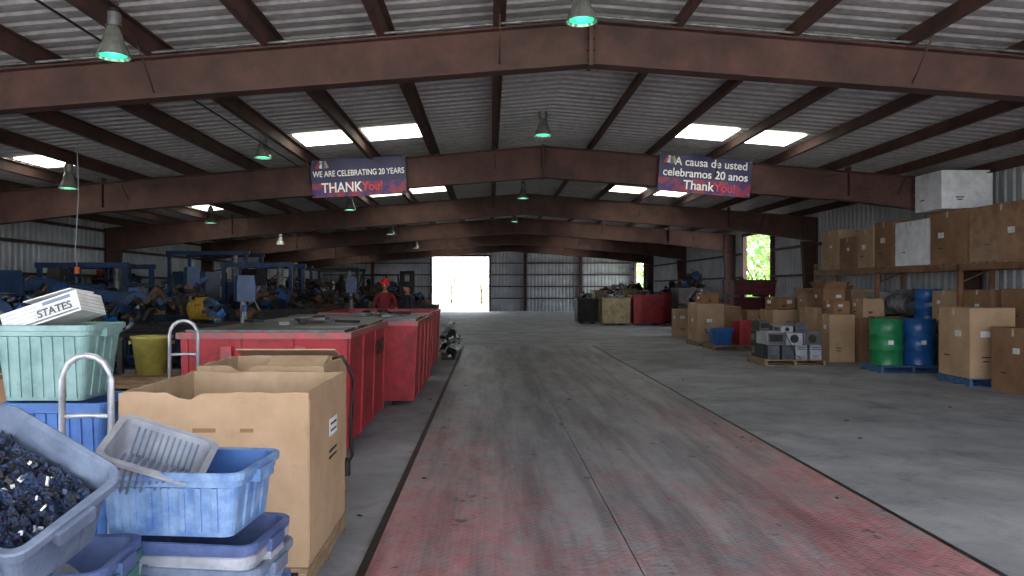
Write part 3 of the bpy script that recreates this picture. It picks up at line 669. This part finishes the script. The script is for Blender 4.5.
conveyor(-8.2,15.3,4.6,.7,1.9,1.2)
def press(x,y,w,d,h,mat,name='hydraulic_baler',rot=0):
    b=MB()
    b.box((0,0,h*.22),(w,d,h*.44),mat); b.box((-w*.25,0,h*.6),(w*.4,d*.8,h*.34),mat)
    for sx in (-1,1):
        b.box((sx*w*.46,-d*.5,h*.5),(.1,.08,h),mat); b.box((sx*w*.46,d*.5,h*.5),(.1,.08,h),mat)
    b.box((0,-d*.5,h-.06),(w,.1,.12),mat); b.box((0,d*.5,h-.06),(w,.1,.12),mat)
    b.cyl((w*.22,0,h*.72),.1,h*.5,steelM,16); b.cyl((w*.22,0,h*.48),.05,h*.2,tubeM,12)
    b.box((w*.22,0,h-.05),(.3,d,.1),darkM)
    for k in range(4): b.box((-w*.38+k*w*.25,-d/2-.015,h*.22),(.05,.03,h*.4),darkM)
    b.box((-w*.2,-d*.42,h*.62),(.3,.06,.3),greyT); b.cyl((-w*.24,-d*.42-.04,h*.66),.03,.03,redM,10,rot=(math.pi/2,0,0)); b.cyl((-w*.16,-d*.42-.04,h*.66),.03,.03,greenT,10,rot=(math.pi/2,0,0))
    b.box((w*.1,-d*.5-.02,h*.36),(.5,.03,.16),machY)
    b.tube([(w*.22,.1,h*.9),(w*.05,.2,h*.8),(-w*.1,.2,h*.78)],.02,blackM,6)
    return b.done(name,(x,y,0),(0,0,rot))
press(-9.6,18.6,2.2,1.4,2.2,machB); press(-8.8,24.5,2.6,1.6,2.75,machB); press(-6.4,21.6,2.0,1.4,2.3,machB)
press(-6.2,31,2.0,1.5,2.4,darkM,'alligator_shear'); press(-9.2,34,2.2,1.5,2.6,machB)
def shelfrack(x,y,w,d,h,levels,mat,mats,seed,name='storage_rack',rot=0):
    b=MB(); rr=random.Random(seed)
    for sx in (-1,0,1):
        for sy in (-1,1): b.box((sx*(w/2-.03),sy*(d/2-.03),h/2),(.06,.06,h),mat)
    for z in levels:
        b.box((0,0,z),(w,d,.04),mat); b.box((0,-d/2,z),(w,.03,.1),mat)
        scraps(b,34,0,0,z+.05,w*.45,d*.35,.45,mats,.1,.35,rr)
    return b.done(name,(x,y,0),(0,0,rot))
shelfrack(-10.6,12.0,3.0,.8,2.0,(.3,1.0,1.7),machB,mixD+[blueT,orangeM,compM],31,rot=math.pi/2)
shelfrack(-10.6,21.6,2.6,.8,2.2,(.3,1.0,1.7),machB,mixD+[blueT,redM],32,rot=math.pi/2)
shelfrack(-10.6,28.2,2.6,.8,2.2,(.3,1.0,1.7),darkM,mixD+[blueT,machY],33,rot=math.pi/2)
rr=random.Random(77)
for x,y,w,d,h,m,hz in ((-4.6,16.6,1.7,1.4,1.15,darkM,.8),(-7.2,18.2,1.5,1.3,1.2,machB,.8),(-4.6,20.3,1.7,1.5,1.2,brownS,.9),
    (-4.4,22.8,1.7,1.5,1.2,darkM,1.0),(-6.2,25.6,1.6,1.6,1.2,darkM,1.1),(-2.3,23.0,1.4,1.4,1.1,darkM,.6),(-6.9,28.2,1.8,1.5,1.3,darkM,1.1),
    (-9.0,30.9,1.8,1.8,1.4,machB,.9),(-7.0,35.6,2.4,2,1.4,brownS,1.0),(-4.2,29.4,1.8,1.6,1.3,darkM,.9),(-4.4,33,2,2,1.4,darkM,.9),(-10,37.6,2,2,1.5,darkM,.9),(-6.5,40,2.4,2,1.5,brownS,.9),(-5.2,45,1.8,1.8,1.2,darkM,.7),(-9,45,2.4,2,1.5,darkM,1.0)):
    bin_(x,y,w,d,h,m,None,52,mixD+[brownS,machB],hz,rr=rr,sM=.45)
b=MB(); b.lathe([(.0001,.0),(.15,0),(.17,.4),(.18,.41),(.16,.41),(.0001,.38)],(0,0,0),orangeM,20); b.tube([(-.17,0,.38),(-.1,0,.52),(.1,0,.52),(.17,0,.38)],.006,steelM,5); b.done('orange_bucket',(-5.75,9.3,0))
b=MB()
for x,y in ((-6.3,11.6),):
    b.tube([(x,y,zr(x)-.2),(x+.02,y,3),(x-.03,y,2.2),(x,y,1.9)],.008,greyT,6)
    b.cyl((x,y,1.87),.04,.1,orangeM,10)
b.done('hanging_extension_cord')

# forklift
def forklift(x,y,rot):
    b=MB()
    b.box((0,.1,.55),(1.0,1.7,.5),darkM); b.box((0,.85,.75),(1.0,.5,.8),orangeM); b.box((0,.2,.86),(.5,.5,.14),blackM); b.box((0,.45,1.1),(.5,.12,.5),blackM,rot=(-.15,0,0))
    for sx in (-1,1):
        for yy,r_ in ((-.6,.3),(.75,.24)):
            b.lathe([(.1,-.11),(r_-.03,-.11),(r_,-.07),(r_,.07),(r_-.03,.11),(.1,.11)],(sx*.5,yy,r_),blackM,22,rot=(0,math.pi/2,0)); b.cyl((sx*.5,yy,r_),.12,.2,steelM,12,rot=(0,math.pi/2,0))
        b.tube([(sx*.45,-.5,.8),(sx*.42,-.35,2.05)],.03,darkM,8); b.tube([(sx*.45,.85,1.1),(sx*.42,.6,2.05)],.03,darkM,8); b.tube([(sx*.42,-.35,2.05),(sx*.42,.6,2.05)],.03,darkM,8)
        b.box((sx*.35,-.95,1.15),(.1,.14,2.1),darkM); b.box((sx*.25,-1.5,.08),(.12,1.0,.05),steelM); b.box((sx*.25,-1.02,.35),(.12,.05,.6),steelM)
    for k in range(5): b.box((0,-.3+k*.2,2.06),(.84,.04,.03),darkM)
    for z in (.3,1.2,2.15): b.box((0,-.95,z),(.7,.08,.1),darkM)
    b.cyl((0,-.22,1.15),.17,.03,blackM,18,rot=(.9,0,0)); b.tube([(0,-.4,.85),(0,-.22,1.15)],.02,darkM,6)
    b.done('forklift',(x,y,0),(0,0,rot))
forklift(-3.7,26.3,2.2)

# workers
def person(x,y,rot,shirt,hat,k=1.0):
    P=[((0,0,.95),.14,.11),((0,0,1.12),.145,.1),((0,0,1.32),.165,.11),((0,0,1.45),.1,.08),((0,-.01,1.53),.055,.055),((0,-.015,1.58),.05,.05),
       ((.10,0,.86),.09,.095),((.11,-.01,.48),.062,.066),((.12,.01,.1),.042,.046),((.12,-.12,.04),.04,.03),
       ((-.10,0,.86),.09,.095),((-.11,.02,.48),.062,.066),((-.12,.05,.1),.042,.046),((-.12,-.07,.04),.04,.03),
       ((.19,0,1.42),.06,.06),((.25,.0,1.16),.046,.046),((.22,-.2,1.02),.034,.034),((.2,-.26,1.0),.03,.02),
       ((-.19,0,1.42),.06,.06),((-.25,.02,1.16),.046,.046),((-.22,-.18,1.02),.034,.034),((-.2,-.24,1.0),.03,.02)]
    E=[(0,1),(1,2),(2,3),(3,4),(4,5),(0,6),(6,7),(7,8),(8,9),(0,10),(10,11),(11,12),(12,13),(3,14),(14,15),(15,16),(16,17),(3,18),(18,19),(19,20),(20,21)]
    me=bpy.data.meshes.new('b'); me.from_pydata([p[0] for p in P],E,[]); o=bpy.data.objects.new('tmp',me); C.objects.link(o)
    o.modifiers.new('s','SKIN')
    for i,p in enumerate(P): me.skin_vertices[0].data[i].radius=(p[1],p[2]); me.skin_vertices[0].data[i].use_root=(i==0)
    ss=o.modifiers.new('u','SUBSURF'); ss.levels=2; ss.render_levels=2
    bpy.context.view_layer.update()
    m2=bpy.data.meshes.new_from_object(o.evaluated_get(bpy.context.evaluated_depsgraph_get())); bpy.data.objects.remove(o)
    b=MB()
    groups={}
    for p in m2.polygons:
        c=p.center
        if c.z>1.5: m=skinM
        elif (abs(c.x)>.17 and c.y<-.07): m=skinM
        elif c.z<.09: m=blackM
        elif c.z<.93: m=jeanM
        else: m=shirt
        groups.setdefault(m.name,(m,[]))[1].append(tuple(p.vertices))
    vs=[v.co.copy() for v in m2.vertices]
    for m,f in groups.values(): b.add(vs,f,m,True)
    hv=[];hf=[];N=20;K=14
    for j in range(K+1):
        t=math.pi*j/K
        for i in range(N):
            a=2*math.pi*i/N; X=.075*math.sin(t)*math.cos(a);Y=.095*math.sin(t)*math.sin(a);Z=.115*math.cos(t)
            if Z<0: X*=1+Z*1.8; Y*=1+Z*1.2
            hv.append((X,Y-.02,Z+1.66))
    for j in range(K):
        for i in range(N): hf.append((j*N+i,(j+1)*N+i,(j+1)*N+(i+1)%N,j*N+(i+1)%N))
    face=[f for f in hf if not(sum(hv[k][2] for k in f)/4>1.64 and sum(hv[k][1] for k in f)/4>.0)]
    fset=set(face); hair=[f for f in hf if f not in fset]
    b.add(hv,face,skinM,True); b.add(hv,hair,hairM,True)
    b.lathe([(.013,-.02),(.009,.0),(.004,.03)],(0,-.118,1.65),skinM,8); b.box((0,-.108,1.605),(.045,.012,.01),redD)
    for sx in (-1,1):
        b.cyl((sx*.03,-.108,1.675),.011,.01,txtW,10,rot=(math.pi/2,0,0)); b.cyl((sx*.03,-.114,1.675),.005,.006,blackM,8,rot=(math.pi/2,0,0))
        b.lathe([(.008,-.01),(.022,-.006),(.022,.006),(.008,.01)],(sx*.078,-.01,1.655),skinM,10,rot=(0,math.pi/2,0))
        hx,hy,hz=sx*.2,-.26,1.0
        for q,L in enumerate((.07,.08,.075,.06)):
            ox=(q-1.5)*.018
            b.tube([(hx+ox,hy,hz),(hx+ox,hy-L*.5,hz-.005),(hx+ox,hy-L*.85,hz-.03),(hx+ox,hy-L*.8,hz-.05)],.0085,skinM,6)
        b.tube([(hx-sx*.03,hy+.02,hz),(hx-sx*.055,hy-.01,hz-.01),(hx-sx*.05,hy-.04,hz-.02)],.01,skinM,6)
    b.lathe([(.125,1.695),(.108,1.7),(.105,1.74),(.09,1.79),(.05,1.82),(.0001,1.825)],(0,-.018,0),hat,22)
    b.box((0,-.14,1.7),(.13,.1,.012),hat,rot=(.15,0,0)); b.box((0,-.018,1.81),(.02,.18,.03),hat)
    o=b.done('worker',(x,y,0),(0,0,rot)); o.scale=(k,k,k)
person(-2.40,17.35,.3,shirtR,capM,1.0)
person(-1.9,17.6,-1.0,shirtM,hairM,.96)
person(-6.5,19.6,.8,shirtM,orangeM,.98)

# ------------------------------------------------------------ RIGHT: pallet rack
b=MB(); RF,RB=8.62,9.28
ry=[11.0,14.0,17.0,20.2]
for y in ry:
    for x in (RF+.04,RB-.04): b.box((x,y,1.12),(.08,.07,2.24),rackM)
    for k in range(4): b.tube([(RF+.05,y,.2+k*.5),(RB-.05,y,.45+k*.5)],.015,rackM,6)
for z in (2.03,.93):
    for x in (RF+.03,RB-.03): b.box((x,(ry[0]+ry[-1])/2,z-.05),(.06,ry[-1]-ry[0],.11),rackM)
    n=int((ry[-1]-ry[0])/.18)
    for k in range(n): b.box(((RF+RB)/2,ry[0]+.09+k*.18,z+.018),(RB-RF+.02,.15,.024),woodM)
b.done('pallet_rack')
ST=2.063
def onrack(ya,yb,h,mat,z=ST,x0=8.6,dx=.66,name='cardboard_carton',**k):
    carton(x0+dx/2,(ya+yb)/2,z,dx,abs(yb-ya)-.04,h,mat,name=name,**k)
onrack(18.75,19.7,.98,cardM); onrack(17.85,18.7,.74,cardD); onrack(17.05,17.8,.88,cardM); onrack(16.2,17.0,.98,cardD)
onrack(14.92,16.15,.90,whiteW,name='wrapped_white_carton',film=True,dx=.6)
onrack(13.72,14.86,.98,cardD); onrack(11.9,13.66,.96,filmM,name='film_wrapped_carton',film=True)
onrack(13.95,14.86,.70,whiteW,z=ST+1.0,name='wrapped_white_carton',label=True,film=True,x0=8.3,dx=.94)
LS=.962
onrack(13.1,13.92,.6,cardD,z=LS,x0=8.66,dx=.55); onrack(14.1,14.9,.58,cardM,z=LS,x0=8.66,dx=.55); onrack(11.6,12.9,.62,cardD,z=LS,x0=8.66,dx=.55)
onrack(18.2,19.2,.6,cardM,z=LS,x0=8.66,dx=.55); onrack(19.25,20.05,.7,cardD,z=LS,x0=8.66,dx=.55)
drum(8.93,15.5,LS,drumB,.25,.62,'small_blue_drum')
b=MB(); motor(b,0,0,0,1.1,steelM,.2); b.tube([(0,-.3,.35),(0,-.33,.5),(.05,-.3,.62)],.03,steelM,8); b.done('electric_motor',(8.93,16.4,LS))
b=MB(); b.box((0,0,.25),(.4,.4,.5),compM); b.box((0,0,.53),(.44,.44,.05),greyT); b.box((-.205,0,.35),(.01,.3,.14),compD); b.done('office_printer',(8.93,17.4,LS),bevel=.01)
for y,h,m in ((12,.6,cardD),(13.2,.7,cardM),(15.4,.7,cardD),(18.3,.7,cardD),(19.4,.7,cardM)): carton(8.96,y,0,.5,.9,h,m)

# drums
pallet(7.95,14.65,1.24,.8,bpalM,name='blue_pallet')
drum(7.62,14.62,.13,drumG,name='green_steel_drum'); drum(8.24,14.62,.13,drumB,name='blue_plastic_drum')
pallet(8.15,12.75,.78,.9,bpalM,name='blue_pallet'); carton(8.15,12.75,.13,.74,.85,1.14,cardM)
carton(8.25,11.55,0,.6,1.0,.98,cardD)
carton(7.6,16.7,0,.55,.6,1.02,cardM); carton(8.22,16.6,0,.6,.7,.95,cardD); carton(7.75,17.65,0,.8,.8,1.15,cardM); carton(8.2,15.65,0,.5,.6,1.0,cardD)
carton(7.9,17.7,1.165,.5,.5,.42,cardD,flaps=True); carton(8.25,16.6,.965,.45,.5,.4,cardM); carton(7.6,16.7,1.035,.4,.4,.28,cardD,rot=.2)
carton(8.2,19.35,1.0,.5,.6,.45,cardM,flaps=True)
pallet(6.25,16.1,1.25,1.1)
def comp(b,cx,cy,cz,w,d,h,m,kind):
    b.box((cx,cy,cz+h/2),(w,d,h),m)
    f=cy-d/2
    b.box((cx,f-.006,cz+h/2),(w*.96,.012,h*.96),greyT if m is compM else compD)
    if kind==0:
        for k in range(2): b.box((cx,f-.014,cz+h*(.86-.13*k)),(w*.8,.005,h*.07),compD)
        b.cyl((cx,f-.014,cz+h*.45),.012,.01,blueT,8,rot=(math.pi/2,0,0))
        for k in range(5): b.box((cx,f-.013,cz+h*(.1+.05*k)),(w*.6,.004,h*.015),darkM)
    elif kind==1:
        b.box((cx,f-.012,cz+h*.55),(w*.8,.01,h*.55),darkM); b.box((cx-w*.0,cy,cz+h+.008),(w*.8,d*.7,.014),m); b.box((cx,f-.05,cz+h*.25),(w*.6,.1,.01),compD)
    else:
        b.cyl((cx,f-.008,cz+h/2),min(w,h)*.35,.02,darkM,18,rot=(math.pi/2,0,0)); b.box((cx-w/2-.004,cy,cz+h*.5),(.006,d*.6,h*.5),compD)
b=MB(); rr=random.Random(14)
for layer,(z,nx,ny) in enumerate(((0,4,3),(.3,3,3),(.56,4,2))):
    hh=(.29,.25,0)[layer]
    for i in range(nx):
        for j in range(ny):
            if layer==2 and rr.random()<.25: continue
            w=1.14/nx-.03-rr.uniform(0,.04); d=1.0/ny-.03
            comp(b,-.57+(i+.5)*1.14/nx+rr.uniform(-.015,.015),-.5+(j+.5)*1.0/ny,z,w,d,hh or rr.choice((.12,.2,.28)),rr.choice([compM,compM,compD,greyT,compM,darkM]),rr.choice((0,0,1,2)))
b.tube([(-.2,-.53,.55),(-.1,-.58,.3),(0,-.56,.1),(.1,-.6,.02)],.008,blackM,6)
b.done('scrap_computer_pile',(6.25,16.1,.131))
pallet(6.3,19.9,1.2,1.0); 
tote(6.0,19.8,.13,.52,.6,.42,drumB,name='blue_plastic_crate'); tote(6.62,19.8,.13,.46,.6,.62,redM,name='red_plastic_crate',taper=.92)
pallet(6.35,21.5,1.3,1.2); carton(6.1,21.5,.13,.75,1.0,1.02,cardM); carton(6.72,21.5,.13,.45,1.0,.95,cardD); carton(6.15,21.5,1.16,.45,.5,.3,cardD,rot=.2)
carton(7.45,19.4,0,.8,.9,1.05,cardM); carton(8.2,19.3,0,.6,.8,.97,cardD); carton(7.5,18.3,0,.6,.35,.7,cardD); carton(7.4,19.4,1.07,.5,.5,.3,cardD,rot=.3)
carton(7.2,25.6,0,.8,.9,1.1,cardM); carton(7.0,23.8,0,.9,.9,1.1,cardD); carton(8.5,21.2,0,.9,1,.9,cardD); carton(6.4,25.2,0,.6,.6,.9,cardM)
carton(7.65,21.3,0,.6,.9,.95,cardM); carton(8.45,21.2,.92,.6,.7,.4,cardM)
pallet(8.0,22.9,1.0,1.0); carton(8.0,22.9,.13,.95,.95,.8,cardD)
mar=M('maroon_bin',s(104,36,42),s(72,26,32),scale=4,rough=.6)
bin_(8.4,24.7,1.3,1.2,1.3,mar,None,0,name='maroon_scrap_bin')
bin_(8.4,24.7,1.3,1.2,.55,mar,None,30,mixD,.25,name='maroon_scrap_bin',z=1.31)
b=MB(); rr=random.Random(40)
scraps(b,120,0,0,.0,.8,.9,1.75,[steelM,darkM,brownS,darkM,darkM],.12,.45,rr); b.box((0,0,.25),(1.6,1.8,.5),darkM)
b.done('scrap_pipe_pile',(7.8,28.0,0))
bin_(5.45,33.4,1.2,1.2,1.18,beigeM,None,70,mixS+[labelM],.6,sM=.4)
bin_(6.85,33.4,1.3,1.2,1.3,redM,None,50,mixS,.5,sM=.4,name='red_scrap_bin')
bin_(4.4,34.8,.9,1.1,1.1,darkM,None,60,mixS,.6,sM=.4); bin_(6.2,37.0,2.4,1.5,1.5,beigeM,None,60,mixS+[redM],.5,sM=.5)
bin_(8.4,35.2,1.2,1.5,1.4,redM,None,50,mixD,.7,sM=.5,name='red_scrap_bin'); bin_(8.3,31.4,1.3,1.3,1.6,darkM,None,60,mixD,1.1,sM=.5)
bin_(8.0,41,2,2,1.4,darkM,None,50,mixD,.8,sM=.5)

b=MB(); rr=random.Random(50)
for _ in range(60):
    x=rr.choice((rr.uniform(-1.0,-.78),rr.uniform(3,7),rr.uniform(-.6,2.7))); y=rr.uniform(5,30)
    b.box((x,y,.02),(rr.uniform(.015,.05),rr.uniform(.015,.04),.006),rr.choice([darkM,brownS,cardD]),(0,0,rr.uniform(0,3)))
b.done('floor_debris')

# ------------------------------------------------------------ outdoors
def tree(x,y,h,r,seed,lm=leafM,nl=1500):
    rr=random.Random(seed); b=MB()
    b.tube([(0,0,0),(.1,0,h*.3),(-.05,.1,h*.6)],.14,barkM,8)
    for k in range(5): a=k*1.26; b.tube([(0,0,h*.4),(r*.5*math.cos(a),r*.5*math.sin(a),h*.65)],.06,barkM,6)
    vs=[];fs=[]
    for _ in range(nl):
        d=Vector((rr.gauss(0,1),rr.gauss(0,1),rr.gauss(0,1))).normalized()*rr.uniform(.5,1)**.5
        c=Vector((d.x*r,d.y*r,h*.58+d.z*h*.5)); q=Euler((rr.uniform(0,6),rr.uniform(0,6),0)).to_matrix(); sz=rr.uniform(.1,.22)
        o=len(vs); vs+=[c+q@Vector(p)*sz for p in ((-1,0,0),(0,-.5,0),(1,0,0),(0,.5,.1))]; fs.append((o,o+1,o+2,o+3))
    b.add(vs,fs,lm); b.done('leafy_tree',(x,y,-.21))
for i,(x,y,h,r) in enumerate(((13.2,37.5,4.6,2.2),(15.5,42,6,3),(13.5,63,5,2.6),(16,70,6,3.5),(17,36,6,3))): tree(x,y,h,r,i)
for i,(x,y,h,r) in enumerate(((-9,84,4,3),(-4.5,88,4.4,3),(-1,86,3.6,2.4),(-15,94,7,4))): tree(x,y,h,r,20+i,leafP,500)

# ------------------------------------------------------------ light, camera
w=bpy.data.worlds.new('overcast_sky'); scene.world=w; w.use_nodes=True
bg=w.node_tree.nodes['Background']; bg.inputs[0].default_value=(.85,.915,1,1); bg.inputs[1].default_value=6.7
sun=bpy.data.lights.new('sun','SUN'); sun.energy=14; sun.angle=.3; so=bpy.data.objects.new('sun',sun); C.objects.link(so); so.rotation_euler=(math.radians(12),math.radians(15),0)
cam=bpy.data.cameras.new('camera'); co=bpy.data.objects.new('camera',cam); C.objects.link(co)
co.location=(0,0,1.6); co.rotation_euler=(math.pi/2,0,0); cam.sensor_width=36; cam.lens=26.72; cam.shift_x=.0215; cam.clip_end=500
scene.camera=co
